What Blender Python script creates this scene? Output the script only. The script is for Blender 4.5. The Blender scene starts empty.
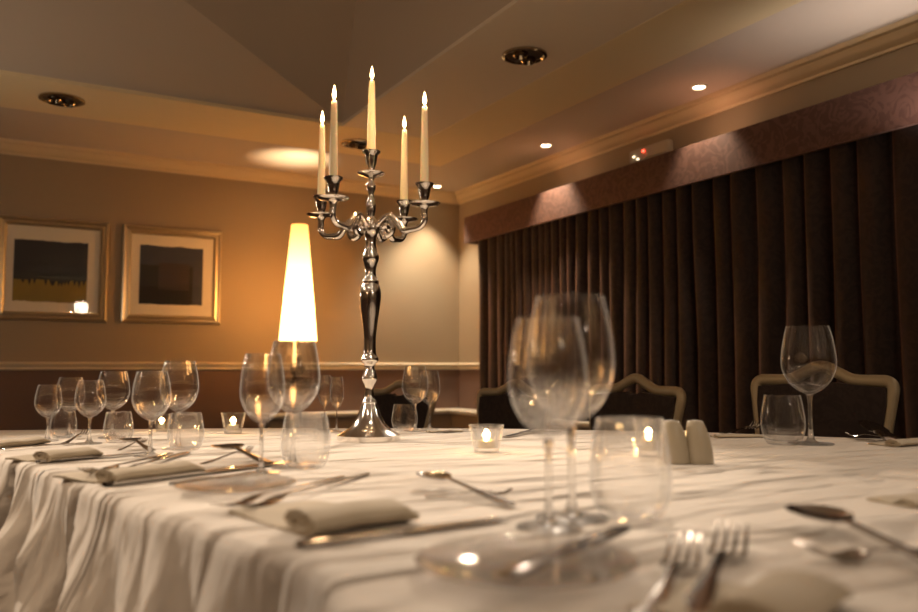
import bpy, bmesh, math, random
from mathutils import Vector, Matrix, noise
R = math.radians
PI = math.pi
random.seed(7)
col = bpy.context.scene.collection

# ------------------------------------------------------------------ camera
F = 815.0; CAMZ = 0.92; PITCH = math.atan(61/815.0); YAW = R(29.27)
TZ = 0.75                                   # top of the tablecloth
cd = bpy.data.cameras.new('camera'); cam = bpy.data.objects.new('camera', cd); col.objects.link(cam)
cam.location = (0, 0, CAMZ)
cam.rotation_euler = (PI/2 + PITCH, 0, -YAW)
cd.sensor_width = 36; cd.lens = F/918*36; cd.clip_start = 0.02
cd.dof.use_dof = True; cd.dof.focus_distance = 2.2; cd.dof.aperture_fstop = 2.9
bpy.context.scene.camera = cam
HF = Vector((math.sin(YAW), math.cos(YAW), 0)); HR = Vector((math.cos(YAW), -math.sin(YAW), 0))
FW = HF*math.cos(PITCH) + Vector((0, 0, math.sin(PITCH))); UPV = -HF*math.sin(PITCH) + Vector((0, 0, math.cos(PITCH)))
O = Vector((0, 0, CAMZ))
def ray(px, py): return HR*(px-459) + FW*F + UPV*(306-py)
def at_z(px, py, z=TZ):
    d = ray(px, py); return O + d*((z-CAMZ)/d.z)
def at_depth(px, py, dep):
    d = ray(px, py); return O + d*(dep/d.dot(HF))
def at_x(px, py, x):
    d = ray(px, py); return O + d*(x/d.x)
def at_y(px, py, y):
    d = ray(px, py); return O + d*(y/d.y)
def depth(p): return (Vector(p)-O).dot(HF)
def hdir(v): return math.atan2(v.y, v.x)

# ------------------------------------------------------------------ materials
def nodes(name):
    m = bpy.data.materials.new(name); m.use_nodes = True
    nt = m.node_tree; b = nt.nodes['Principled BSDF']; return m, nt, b
def mat(name, c, rough=.6, metal=0, coat=0, sheen=0, spec=.5, emis=None, estr=0, var=0, vscale=8, bump=0, bscale=60, bdist=.002, stretch=None, sss=0):
    m, nt, b = nodes(name); L = nt.links
    b.inputs['Base Color'].default_value = (*c, 1); b.inputs['Roughness'].default_value = rough
    b.inputs['Metallic'].default_value = metal; b.inputs['Coat Weight'].default_value = coat
    b.inputs['Sheen Weight'].default_value = sheen; b.inputs['Specular IOR Level'].default_value = spec
    if sss: b.inputs['Subsurface Weight'].default_value = sss; b.inputs['Subsurface Scale'].default_value = .01
    if emis: b.inputs['Emission Color'].default_value = (*emis, 1); b.inputs['Emission Strength'].default_value = estr
    tc = nt.nodes.new('ShaderNodeTexCoord'); mp = nt.nodes.new('ShaderNodeMapping'); L.new(tc.outputs['Object'], mp.inputs[0])
    if stretch: mp.inputs['Scale'].default_value = stretch
    if var:
        n = nt.nodes.new('ShaderNodeTexNoise'); n.inputs['Scale'].default_value = vscale; n.inputs['Detail'].default_value = 5; L.new(mp.outputs[0], n.inputs[0])
        mx = nt.nodes.new('ShaderNodeMix'); mx.data_type = 'RGBA'; L.new(n.outputs[0], mx.inputs[0])
        mx.inputs[6].default_value = (*[x*(1-var) for x in c], 1); mx.inputs[7].default_value = (*[min(1, x*(1+var)) for x in c], 1)
        L.new(mx.outputs[2], b.inputs['Base Color'])
    if bump:
        n2 = nt.nodes.new('ShaderNodeTexNoise'); n2.inputs['Scale'].default_value = bscale; n2.inputs['Detail'].default_value = 4; L.new(mp.outputs[0], n2.inputs[0])
        bp = nt.nodes.new('ShaderNodeBump'); bp.inputs['Strength'].default_value = bump; bp.inputs['Distance'].default_value = bdist
        L.new(n2.outputs[0], bp.inputs['Height']); L.new(bp.outputs[0], b.inputs['Normal'])
    return m
def facing(nt, power, lo, hi):
    lw = nt.nodes.new('ShaderNodeLayerWeight'); lw.inputs[0].default_value = .5
    pw = nt.nodes.new('ShaderNodeMath'); pw.operation = 'POWER'; pw.inputs[1].default_value = power; nt.links.new(lw.outputs['Facing'], pw.inputs[0])
    ma = nt.nodes.new('ShaderNodeMath'); ma.operation = 'MULTIPLY_ADD'; ma.inputs[1].default_value = hi-lo; ma.inputs[2].default_value = lo; nt.links.new(pw.outputs[0], ma.inputs[0])
    return ma.outputs[0]
def clear_mat(name, frac, edge_glow, ior=1.47, lo=.02, rough=.025):
    """drinking glass: refracting body with a clear component that lets the light through to the cloth, white brightening put into the edges to imitate glow"""
    m = bpy.data.materials.new(name); m.use_nodes = True; nt = m.node_tree; nt.nodes.clear(); L = nt.links
    o = nt.nodes.new('ShaderNodeOutputMaterial'); g = nt.nodes.new('ShaderNodeBsdfGlass'); g.inputs['Roughness'].default_value = 0; g.inputs['IOR'].default_value = ior
    t = nt.nodes.new('ShaderNodeBsdfTransparent'); m1 = nt.nodes.new('ShaderNodeMixShader'); m1.inputs[0].default_value = frac
    L.new(t.outputs[0], m1.inputs[1]); L.new(g.outputs[0], m1.inputs[2])
    gl = nt.nodes.new('ShaderNodeBsdfGlossy'); gl.inputs['Roughness'].default_value = rough
    m2 = nt.nodes.new('ShaderNodeMixShader'); L.new(facing(nt, 7, lo, .75), m2.inputs[0]); L.new(m1.outputs[0], m2.inputs[1]); L.new(gl.outputs[0], m2.inputs[2])
    d = nt.nodes.new('ShaderNodeBsdfDiffuse'); d.inputs[0].default_value = (.9, .9, .9, 1)
    tl = nt.nodes.new('ShaderNodeBsdfTranslucent'); tl.inputs[0].default_value = (.9, .9, .9, 1); dd = nt.nodes.new('ShaderNodeMixShader'); L.new(d.outputs[0], dd.inputs[1]); L.new(tl.outputs[0], dd.inputs[2])
    m3 = nt.nodes.new('ShaderNodeMixShader'); L.new(facing(nt, 8, .0, edge_glow), m3.inputs[0]); L.new(m2.outputs[0], m3.inputs[1]); L.new(dd.outputs[0], m3.inputs[2])  # diffuse white mixed in at grazing angles, stands in for bright glass edges
    L.new(m3.outputs[0], o.inputs[0]); return m
def glass_mat(name, c=(1, 1, 1), rough=0.0, ior=1.5):
    m = bpy.data.materials.new(name); m.use_nodes = True; nt = m.node_tree; nt.nodes.clear()
    o = nt.nodes.new('ShaderNodeOutputMaterial'); g = nt.nodes.new('ShaderNodeBsdfGlass')
    g.inputs['Color'].default_value = (*c, 1); g.inputs['Roughness'].default_value = rough; g.inputs['IOR'].default_value = ior
    nt.links.new(g.outputs[0], o.inputs[0]); return m
def pane_mat(name):
    m = bpy.data.materials.new(name); m.use_nodes = True; nt = m.node_tree; nt.nodes.clear()
    o = nt.nodes.new('ShaderNodeOutputMaterial'); t = nt.nodes.new('ShaderNodeBsdfTransparent'); g = nt.nodes.new('ShaderNodeBsdfGlossy')
    g.inputs['Roughness'].default_value = .02; fr = facing(nt, 4, .025, .8)
    mx = nt.nodes.new('ShaderNodeMixShader'); nt.links.new(fr, mx.inputs[0]); nt.links.new(t.outputs[0], mx.inputs[1]); nt.links.new(g.outputs[0], mx.inputs[2])
    nt.links.new(mx.outputs[0], o.inputs[0]); return m
def emit_mat(name, c, s):
    m = bpy.data.materials.new(name); m.use_nodes = True; nt = m.node_tree; nt.nodes.clear()
    o = nt.nodes.new('ShaderNodeOutputMaterial'); e = nt.nodes.new('ShaderNodeEmission')
    e.inputs[0].default_value = (*c, 1); e.inputs[1].default_value = s; nt.links.new(e.outputs[0], o.inputs[0]); return m
def fabric_pattern(name, c1, c2, scale, rough=.75, sheen=.3, sheentint=(1, .7, .55)):
    m, nt, b = nodes(name); L = nt.links
    tc = nt.nodes.new('ShaderNodeTexCoord'); n = nt.nodes.new('ShaderNodeTexNoise'); n.inputs['Scale'].default_value = scale*.7; n.inputs['Detail'].default_value = 2
    L.new(tc.outputs['Object'], n.inputs[0])
    w = nt.nodes.new('ShaderNodeTexNoise'); w.inputs['Scale'].default_value = scale*.9; w.inputs['Distortion'].default_value = 2.6; w.inputs['Detail'].default_value = 1
    L.new(tc.outputs['Object'], w.inputs[0])
    cr = nt.nodes.new('ShaderNodeValToRGB'); cr.color_ramp.elements[0].position = .42; cr.color_ramp.elements[1].position = .6; L.new(w.outputs[1], cr.inputs[0])
    mx = nt.nodes.new('ShaderNodeMix'); mx.data_type = 'RGBA'; mx.inputs[6].default_value = (*c1, 1); mx.inputs[7].default_value = (*c2, 1)
    cr.color_ramp.elements[0].position = .46; cr.color_ramp.elements[1].position = .54
    L.new(cr.outputs[0], mx.inputs[0]); L.new(mx.outputs[2], b.inputs['Base Color'])
    b.inputs['Roughness'].default_value = rough; b.inputs['Sheen Weight'].default_value = sheen; b.inputs['Sheen Tint'].default_value = (*sheentint, 1); b.inputs['Sheen Roughness'].default_value = .4
    bp = nt.nodes.new('ShaderNodeBump'); bp.inputs['Strength'].default_value = .3; bp.inputs['Distance'].default_value = .002; L.new(n.outputs[0], bp.inputs['Height']); L.new(bp.outputs[0], b.inputs['Normal'])
    return m

M = {}
M['wall_up'] = mat('beige wall paint', (.38, .30, .20), .75, var=.04, vscale=3, bump=.15, bscale=180, bdist=.001)
M['wall_low'] = mat('mauve brown lower wallpaper', (.17, .105, .08), .7, var=.05, vscale=4)
M['rail'] = mat('cream painted wood', (.72, .62, .45), .45)
M['cornice'] = mat('cream cornice paint', (.80, .64, .40), .6)
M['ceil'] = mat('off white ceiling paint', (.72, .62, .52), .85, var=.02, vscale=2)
M['ring'] = mat('cream ceiling ring paint', (.93, .78, .50), .85, var=.02, vscale=2)  # yellower tone than the soffit beside it
M['ring_in'] = mat('warm white ring strip', (.90, .79, .64), .85, var=.02, vscale=2)  # less yellow strip along the right inner side of the ring
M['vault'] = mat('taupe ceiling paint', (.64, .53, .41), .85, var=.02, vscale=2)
M['floor'] = mat('dark carpet', (.06, .035, .025), .95, var=.3, vscale=30, bump=.4, bscale=300)
M['curtain'] = fabric_pattern('dark brown damask velvet', (.018, .008, .0055), (.030, .014, .010), 16, .7, .35, (1, .5, .32))
M['pelmet'] = fabric_pattern('rust brown pelmet fabric', (.085, .036, .026), (.125, .058, .042), 14, .7, .2)
M['frame'] = mat('silver gilt frame', (.62, .53, .36), .32, metal=.85, bump=.3, bscale=40)
M['matboard'] = mat('cream mat board', (.86, .78, .62), .8)
M['art_black'] = mat('black brown paint', (.007, .004, .005), .6, var=.3, vscale=12)
M['art_brown'] = mat('dark umber paint', (.018, .012, .012), .6, var=.2, vscale=12)
M['art_yellow'] = mat('ochre yellow paint', (.30, .20, .015), .6, var=.15, vscale=12)
M['art_blue'] = mat('slate blue paint', (.042, .047, .068), .6, var=.1, vscale=12)
M['art_plum'] = mat('plum paint', (.045, .026, .026), .6, var=.1, vscale=12)
M['pane'] = pane_mat('picture glass')
M['silver'] = mat('polished silver', (.80, .76, .71), .13, metal=1, bump=.05, bscale=25)
M['steel'] = mat('cutlery steel', (.42, .39, .36), .15, metal=1)
M['chrome'] = mat('dark chrome reflector', (.5, .42, .3), .12, metal=1)
M['glass'] = clear_mat('clear glass', .20, .75, 1.33, .008, .06)
M['glass_foot'] = clear_mat('clear thick glass', .3, .5, 1.4, .05, .15)
M['glass_stem'] = clear_mat('clear stem glass', .6, .5, 1.45, .05, .05)
M['glassplate'] = clear_mat('clear pressed glass', .6, .0, 1.45, .03, .05)
M['wax'] = mat('ivory wax', (.86, .72, .46), .5, sss=.35, emis=(1, .62, .25), estr=.10)  # faint emission added so the wax glows as if candle-lit
M['flame'] = emit_mat('candle flame', (1, .62, .25), 32)
M['wick'] = mat('burnt wick', (.02, .015, .01), .9)
M['shade'] = None
M['bulb'] = emit_mat('bulb glow', (1, .75, .45), 25)
M['lamp_glass'] = mat('smoked glass balls', (.10, .09, .09), .08, metal=.6)
M['wood_dark'] = mat('dark wood', (.05, .025, .015), .35, var=.3, vscale=6, stretch=(1, 1, 8))
M['chair_wood'] = mat('champagne painted wood', (.40, .32, .20), .42, metal=.25, var=.08, vscale=10)
M['chair_fabric'] = fabric_pattern('dark aubergine upholstery', (.020, .011, .009), (.030, .017, .013), 25, .85, .1)
M['ceramic'] = mat('cream glazed ceramic', (.42, .36, .26), .3, coat=.3)
M['steelcap'] = mat('perforated cap', (.5, .47, .42), .3, metal=1)
M['napkin'] = mat('linen napkin', (.44, .365, .26), .9, sheen=.2, bump=.5, bscale=500, bdist=.0006, var=.05, vscale=20)
M['white_unit'] = mat('white casing', (.55, .50, .40), .5)
M['led'] = emit_mat('red indicator', (1, .04, .02), 14)
M['ledw'] = emit_mat('bright lens', (1, .8, .5), 3)
M['downlight'] = emit_mat('downlight lens', (1, .80, .52), 22)
M['tray'] = mat('white painted sill', (.82, .75, .62), .4)
M['panel'] = mat('grey painted panel', (.30, .235, .17), .6)
M['tinplate'] = mat('tealight tin', (.7, .65, .55), .25, metal=1)

def cloth_material():
    m, nt, b = nodes('ivory linen tablecloth'); L = nt.links
    b.inputs['Base Color'].default_value = (.66, .595, .52, 1); b.inputs['Roughness'].default_value = .85; b.inputs['Sheen Weight'].default_value = .15
    tc = nt.nodes.new('ShaderNodeTexCoord')
    def noise_n(rot, sc, scale, detail):
        mp = nt.nodes.new('ShaderNodeMapping'); mp.inputs['Rotation'].default_value = (0, 0, rot); mp.inputs['Scale'].default_value = sc
        L.new(tc.outputs['Object'], mp.inputs[0]); n = nt.nodes.new('ShaderNodeTexNoise'); n.inputs['Scale'].default_value = scale; n.inputs['Detail'].default_value = detail
        n.inputs['Distortion'].default_value = .6; L.new(mp.outputs[0], n.inputs[0]); return n
    a = noise_n(R(29), (1, 3.4, 1), 2.6, 2.5); c = noise_n(R(50), (1, 2.2, 1), 7, 3); w = noise_n(0, (1, 1, 1), 900, 1)
    b1 = nt.nodes.new('ShaderNodeBump'); b1.inputs['Strength'].default_value = 1; b1.inputs['Distance'].default_value = .09; L.new(a.outputs[0], b1.inputs['Height'])
    b2 = nt.nodes.new('ShaderNodeBump'); b2.inputs['Strength'].default_value = 1; b2.inputs['Distance'].default_value = .014; L.new(c.outputs[0], b2.inputs['Height']); L.new(b1.outputs[0], b2.inputs['Normal'])
    rn = noise_n(R(33), (1, 5.5, 1), 1.5, 1.5)
    r1 = nt.nodes.new('ShaderNodeMath'); r1.operation = 'SUBTRACT'; r1.inputs[1].default_value = .5; L.new(rn.outputs[0], r1.inputs[0])
    r2 = nt.nodes.new('ShaderNodeMath'); r2.operation = 'ABSOLUTE'; L.new(r1.outputs[0], r2.inputs[0])
    r3 = nt.nodes.new('ShaderNodeMath'); r3.operation = 'MULTIPLY_ADD'; r3.inputs[1].default_value = -14; r3.inputs[2].default_value = 1; r3.use_clamp = True; L.new(r2.outputs[0], r3.inputs[0])
    b4 = nt.nodes.new('ShaderNodeBump'); b4.inputs['Strength'].default_value = 1; b4.inputs['Distance'].default_value = .0035; L.new(r3.outputs[0], b4.inputs['Height']); L.new(b2.outputs[0], b4.inputs['Normal'])
    b3 = nt.nodes.new('ShaderNodeBump'); b3.inputs['Strength'].default_value = .4; b3.inputs['Distance'].default_value = .0004; L.new(w.outputs[0], b3.inputs['Height']); L.new(b4.outputs[0], b3.inputs['Normal'])
    L.new(b3.outputs[0], b.inputs['Normal'])
    return m
M['cloth'] = cloth_material()

# ------------------------------------------------------------------ mesh helpers
def link(name, bm, m, parent=None, smooth=True, loc=None):
    me = bpy.data.meshes.new(name); bmesh.ops.recalc_face_normals(bm, faces=bm.faces); bm.to_mesh(me); bm.free()
    o = bpy.data.objects.new(name, me); col.objects.link(o)
    for k in (m if isinstance(m, (list, tuple)) else [m]): me.materials.append(k)
    if smooth:
        for p in me.polygons: p.use_smooth = True
        try: me.set_sharp_from_angle(angle=R(42))
        except Exception: pass
    if parent: o.parent = parent
    if loc is not None: o.location = loc
    return o
def tag(o, label, cat, group=None, kind=None):
    if label: o['label'] = label
    if cat: o['category'] = cat
    if group: o['group'] = group
    if kind: o['kind'] = kind
    return o
def thing(name, label, cat, loc=(0, 0, 0), rz=0, group=None):
    o = bpy.data.objects.new(name, None); col.objects.link(o); o.location = loc; o.rotation_euler = (0, 0, rz); o.empty_display_size = .05
    return tag(o, label, cat, group)
def struct(name, bm, m, parent=None, smooth=False):
    o = link(name, bm, m, parent, smooth)
    if parent is None: o['kind'] = 'structure'
    return o
def box(bm, x0, x1, y0, y1, z0, z1, bevel=0, mtx=None, mi=0):
    vs = [bm.verts.new((x, y, z)) for x in (x0, x1) for y in (y0, y1) for z in (z0, z1)]
    if mtx is not None:
        for v in vs: v.co = mtx @ v.co
    fs = [bm.faces.new([vs[i] for i in q]) for q in ((0, 1, 3, 2), (4, 6, 7, 5), (0, 4, 5, 1), (2, 3, 7, 6), (0, 2, 6, 4), (1, 5, 7, 3))]
    for f in fs: f.material_index = mi
    if bevel:
        es = list({e for f in fs for e in f.edges}); bmesh.ops.bevel(bm, geom=es, offset=bevel, segments=2, affect='EDGES')
    return bm
def lathe(bm, prof, seg=32, c=(0, 0, 0), closed=False):
    """profile (r, z); r==0 ends become poles; closed joins last to first"""
    rings = []
    for r, z in prof:
        if r < 1e-6: rings.append([bm.verts.new((c[0], c[1], c[2]+z))])
        else: rings.append([bm.verts.new((c[0]+r*math.cos(2*PI*i/seg), c[1]+r*math.sin(2*PI*i/seg), c[2]+z)) for i in range(seg)])
    pairs = list(zip(rings[:-1], rings[1:]))
    if closed: pairs.append((rings[-1], rings[0]))
    for a, b in pairs:
        if len(a) == 1 and len(b) == 1: continue
        for i in range(seg):
            j = (i+1) % seg
            if len(a) == 1: bm.faces.new((a[0], b[j], b[i]))
            elif len(b) == 1: bm.faces.new((a[i], a[j], b[0]))
            else: bm.faces.new((a[i], a[j], b[j], b[i]))
    return bm
def cat(pts, n):
    """catmull-rom through pts"""
    pts = [Vector(p) for p in pts]; P = [pts[0]*2-pts[1]] + pts + [pts[-1]*2-pts[-2]]; out = []
    for i in range(1, len(P)-2):
        for k in range(n):
            t = k/n; a, b, c, d = P[i-1], P[i], P[i+1], P[i+2]
            out.append(.5*((2*b)+(c-a)*t+(2*a-5*b+4*c-d)*t*t+(3*b-a-3*c+d)*t**3))
    out.append(pts[-1]); return out
def tube(bm, pts, rad, seg=10, squash=None, caps=True):
    pts = [Vector(p) for p in pts]; n = len(pts); rings = []; up = None
    for i, p in enumerate(pts):
        t = (pts[min(i+1, n-1)]-pts[max(i-1, 0)]).normalized()
        if up is None: up = Vector((0, 0, 1)) if abs(t.z) < .9 else Vector((1, 0, 0))
        s = t.cross(up).normalized(); up = s.cross(t).normalized()
        r = rad[i] if isinstance(rad, (list, tuple)) else rad
        rings.append([bm.verts.new(p + s*r*math.cos(2*PI*k/seg)*(squash[0] if squash else 1) + up*r*math.sin(2*PI*k/seg)*(squash[1] if squash else 1)) for k in range(seg)])
    for a, b in zip(rings[:-1], rings[1:]):
        for k in range(seg): bm.faces.new((a[k], a[(k+1) % seg], b[(k+1) % seg], b[k]))
    if caps: bm.faces.new(rings[0]); bm.faces.new(rings[-1][::-1])
    return bm
def sweep(bm, pts, prof, close_prof=True):
    """prof list of (side, z) swept along horizontal polyline pts; side = left of the direction; mitred"""
    pts = [Vector(p) for p in pts]; rings = []; n = len(pts)
    for i, p in enumerate(pts):
        d1 = (pts[i]-pts[i-1]).normalized() if i else None; d2 = (pts[i+1]-pts[i]).normalized() if i < n-1 else None
        d1 = d1 or d2; d2 = d2 or d1; n1 = Vector((-d1.y, d1.x, 0)); n2 = Vector((-d2.y, d2.x, 0)); m = (n1+n2); m = m/(m.dot(n1)) if m.length > 1e-6 else n1
        rings.append([bm.verts.new(p+m*s+Vector((0, 0, z))) for s, z in prof])
    k = len(prof)
    for a, b in zip(rings[:-1], rings[1:]):
        for j in range(k if close_prof else k-1): bm.faces.new((a[j], a[(j+1) % k], b[(j+1) % k], b[j]))
    if close_prof: bm.faces.new(rings[0]); bm.faces.new(rings[-1][::-1])
    return bm
def prism(bm, poly, z0, z1):
    a = [bm.verts.new((x, y, z0)) for x, y in poly]; b = [bm.verts.new((x, y, z1)) for x, y in poly]; n = len(poly)
    bm.faces.new(a[::-1]); bm.faces.new(b)
    for i in range(n): bm.faces.new((a[i], a[(i+1) % n], b[(i+1) % n], b[i]))
    return bm
def quad(bm, *ps, mi=0):
    f = bm.faces.new([bm.verts.new(p) for p in ps]); f.material_index = mi; return f
B = bmesh.new

# ------------------------------------------------------------------ room shell
YB, XR, XL, YF = 6.10, 3.42, -3.7, -3.2
ZR = CAMZ + .006          # dado rail height
ZW = at_depth(460, 205, 7.0).z            # underside of cornice
ZA = ZW + .085; ZC = ZA - .045; ZTOP = 3.25
struct('floor', box(B(), XL-.1, XR+.1, YF-.1, YB+.1, -.1, 0), M['floor'])
def wall(side, x0, x1, y0, y1):
    w = struct('wall_'+side, box(B(), x0, x1, y0, y1, ZR, ZTOP+.1), M['wall_up'])
    struct('lower_paper', box(B(), x0, x1, y0, y1, 0, ZR), M['wall_low'], w)
wall('back', XL-.1, XR+.1, YB, YB+.1); wall('right', XR, XR+.1, YF-.1, YB)
wall('left', XL-.1, XL, YF-.1, YB); wall('front', XL, XR, YF-.1, YF)
path = [(XL, YB, 0), (XR, YB, 0), (XR, YF, 0)]
railp = [(-.0, -.028), (-.012, -.028), (-.020, -.018), (-.014, -.008), (-.026, .004), (-.030, .016), (-.020, .026), (0, .028)]
struct('trim_1', sweep(B(), [(x, y, ZR) for x, y, z in path], railp), M['rail'], smooth=True)
cp = [(0, -.0), (-.012, 0), (-.016, .012), (-.030, .018), (-.052, .034), (-.066, .058), (-.086, .064), (-.092, .074), (-.092, .085), (0, .085)]
struct('trim_2', sweep(B(), [(x, y, ZW) for x, y, z in path], cp), M['cornice'], smooth=True)
bp = [(0, 0), (-.018, 0), (-.018, .12), (-.010, .14), (0, .14)]
struct('baseboard_back', sweep(B(), [(XL, YB, 0), (XR, YB, 0)], bp), M['rail'])
struct('baseboard_right', sweep(B(), [(XR, YB, 0), (XR, YF, 0)], bp), M['rail'])
# outer soffit (higher), dropped cream ring, vault
A = B(); ringo = []
pe = at_z(612, 88, ZC); XE = pe.x; pb = at_z(0, 107, ZC); pb2 = at_z(389, 159.5, ZC); YE = (pb.y+pb2.y)/2
q1 = at_z(0, 75, ZC); C0 = at_z(342, 126, ZC); q2 = at_z(553, 0, ZC)
YI = C0.y; XI = C0.x
XE = max(XE, XI+.6)
print('ring', XE, YE, XI, YI, 'q1', q1, 'q2', q2, 'pb', pb, pb2, 'pe', pe)
struct('ceiling', box(B(), XL, XR, YF, YB, ZTOP, ZTOP+.1), M['ceil'])
s = B(); box(s, XL, XR, YE-.25, YB, ZA, ZA+.02); box(s, XE-.25, XR, YF, YE-.25, ZA, ZA+.02)
struct('ceiling_soffit', s, M['ceil'])
XB = min(XE-.15, max(XI+.2, at_z(612, 40, ZC).x)); XLI = XL+.9; YFI = YF+.9
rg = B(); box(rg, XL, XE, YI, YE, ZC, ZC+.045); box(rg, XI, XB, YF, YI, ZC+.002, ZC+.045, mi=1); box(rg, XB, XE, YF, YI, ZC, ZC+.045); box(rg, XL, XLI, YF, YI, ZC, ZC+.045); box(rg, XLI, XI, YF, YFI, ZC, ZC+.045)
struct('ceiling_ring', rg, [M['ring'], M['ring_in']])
e1 = at_z(180, 0, ZC+.30); e2 = at_z(356, 0, ZC+.55)
def ext(e): return C0 + (e-C0)*((ZTOP-ZC)/(e.z-ZC))
T1, T2 = ext(e1), ext(e2)
v = B()
quad(v, (XLI, YI, ZC+.02), (XI, YI, ZC+.02), T1, (XLI, T1.y, ZTOP))
quad(v, (XI, YI, ZC+.02), T1, T2)
quad(v, (XI, YI, ZC+.02), T2, (T2.x, YFI, ZTOP), (XI, YFI, ZC+.02))
quad(v, (XLI, YFI, ZC+.02), (XLI, YI, ZC+.02), (XLI, T1.y, ZTOP), (XLI, YFI, ZTOP))
quad(v, (XLI, YFI, ZC+.02), (XI, YFI, ZC+.02), (XI, YFI, ZTOP), (XLI, YFI, ZTOP))
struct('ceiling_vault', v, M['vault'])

# low boxed sill round the far corner
sx = at_y(268, 416, YB-.16); zs = at_depth(460, 409, 6.8).z
sl = B(); sw = [(sx.x, YB, 0), (XR, YB, 0), (XR, 3.2, 0)]
st = struct('trim_3', sweep(B(), [(a, b, zs) for a, b, c in sw], [(0, -.035), (-.19, -.035), (-.20, -.02), (-.20, -.006), (-.19, 0), (0, 0)]), M['tray'])
struct('boxing_panel', sweep(B(), sw, [(0, .0), (-.17, .0), (-.17, zs-.035), (0, zs-.035)]), M['panel'], st)

# ------------------------------------------------------------------ pictures on the back wall
def picture(px0, px1, pyt, pyb, label, art):
    a = at_y(px0, pyt[0], YB); b = at_y(px1, pyt[1], YB); zb = (at_y(px0, pyb[0], YB).z + at_y(px1, pyb[1], YB).z)/2; zt = (a.z+b.z)/2
    x0, x1 = a.x, b.x; w = x1-x0; h = zt-zb
    t = thing('framed_picture', label, 'picture', ((x0+x1)/2, YB, (zt+zb)/2))
    f = B(); fw = .062
    prof = [(0, 0), (fw*.12, -.03), (fw*.3, -.034), (fw*.5, -.026), (fw*.75, -.03), (fw*.9, -.022), (fw, -.012), (fw, 0)]
    cor = [(-w/2, -h/2), (w/2, -h/2), (w/2, h/2), (-w/2, h/2)]
    rings = []
    for cx, cz in cor:
        sx_, sz_ = -math.copysign(1, cx), -math.copysign(1, cz)
        rings.append([f.verts.new((cx+sx_*i, y, cz+sz_*i)) for i, y in prof])
    for i in range(4):
        a_, b_ = rings[i], rings[(i+1) % 4]
        for j in range(len(prof)-1): f.faces.new((a_[j], a_[j+1], b_[j+1], b_[j]))
    link('frame', f, M['frame'], t, False)
    iw, ih = w/2-fw, h/2-fw
    link('mount', box(B(), -iw, iw, -.008, -.003, -ih, ih), M['matboard'], t, False)
    g = B(); art(g, w, h); link('artwork', g, [M['art_black'], M['art_brown'], M['art_yellow'], M['art_blue'], M['art_plum']], t, False)
    link('glazing', box(B(), -iw, iw, -.0175, -.015, -ih, ih), M['pane'], t, False)
def ragged(g, x0, x1, zb, zt, mi, y, jb, jt, n=46, seed=0, drip=0):
    rnd = random.Random(seed); top = []; bot = []
    for i in range(n+1):
        x = x0+(x1-x0)*i/n
        top.append((x, zt+jt*(noise.noise(Vector((x*9, seed, 0)))+.3*rnd.uniform(-1, 1))))
        d = jb*(noise.noise(Vector((x*8, seed+5, 0)))+.3*rnd.uniform(-1, 1)) - (drip*rnd.random() if drip and rnd.random() < .35 else 0)
        bot.append((x, zb+d))
    for i in range(n):
        quad(g, (bot[i][0], y, bot[i][1]), (bot[i+1][0], y, bot[i+1][1]), (top[i+1][0], y, top[i+1][1]), (top[i][0], y, top[i][1]), mi=mi)
def art1(g, w, h):
    x0, x1 = -w*.345, w*.305; top, bot = h*.275, -h*.315
    ragged(g, x0, x1, bot, -h*.06, 2, -.0095, .010, .0, seed=1)
    ragged(g, x0, x1, -h*.10, top, 0, -.0100, .012, .010, seed=2, drip=.05)
    ragged(g, x0+.005, x1-.004, top-.15, top-.008, 1, -.0105, .004, .006, seed=3)
def art2(g, w, h):
    x0, x1 = -w*.325, w*.305; top, bot = h*.30, -h*.30
    ragged(g, x0, x1, bot, top-.04, 0, -.0095, .008, .0, seed=4)
    ragged(g, x0, x1, h*.10, top, 3, -.0100, .003, .008, seed=5)
    ragged(g, x1-.07, x1, bot+.01, top-.02, 3, -.0103, .003, .004, seed=8, n=12)
    ragged(g, -w*.14, w*.17, -h*.15, h*.13, 4, -.0105, .003, .003, seed=6)
picture(-3, 110, (215, 222.5), (320, 323), 'left picture in a silver-gilt frame, black block above an ochre yellow band', art1)
picture(122.5, 222, (224.5, 231.5), (322, 326), 'right picture in a silver-gilt frame, slate blue and black block with a plum square', art2)

# ------------------------------------------------------------------ table lamp
LD = 5.65
lb = at_depth(297.5, 372, LD); lt = at_depth(297, 225, LD); ls = at_depth(297, 341, LD)
k = LD/817/math.cos(0); zt = at_depth(297, 384, LD).z
stt = thing('side_table', 'small round dark table that carries the glowing cone lamp by the back wall', 'table', (lb.x, lb.y, 0))
link('table_top', lathe(B(), [(0, zt-.03), (.17, zt-.03), (.18, zt-.015), (.175, zt), (0, zt)], 40), M['wood_dark'], stt)
link('pedestal', lathe(B(), [(0, .03), (.03, .03), (.025, .2), (.04, .35), (.022, .5), (.05, zt-.03), (0, zt-.03)], 20), M['wood_dark'], stt)
link('base', lathe(B(), [(0, 0), (.16, 0), (.16, .015), (.05, .04), (0, .04)], 32), M['wood_dark'], stt)
lamp = thing('table_lamp', 'tall cone table lamp, glowing, on stacked dark glass balls', 'lamp', (lb.x, lb.y, zt))
hb = ls.z-zt; ht = lt.z-zt
link('base', lathe(B(), [(0, 0), (.085, 0), (.10, .012), (.095, .035), (.05, .05), (.03, .055), (0, .055)], 32), M['lamp_glass'], lamp)
def ball(r, z, m=M['lamp_glass'], nm='ball'):
    pr = [(r*math.sin(PI*i/14), z-r*math.cos(PI*i/14)) for i in range(15)]; pr[0] = (0, z-r); pr[-1] = (0, z+r)
    return link(nm, lathe(B(), pr, 24), m, lamp)
ball(.052, .10); ball(.030, .180); ball(.017, .226)
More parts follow.
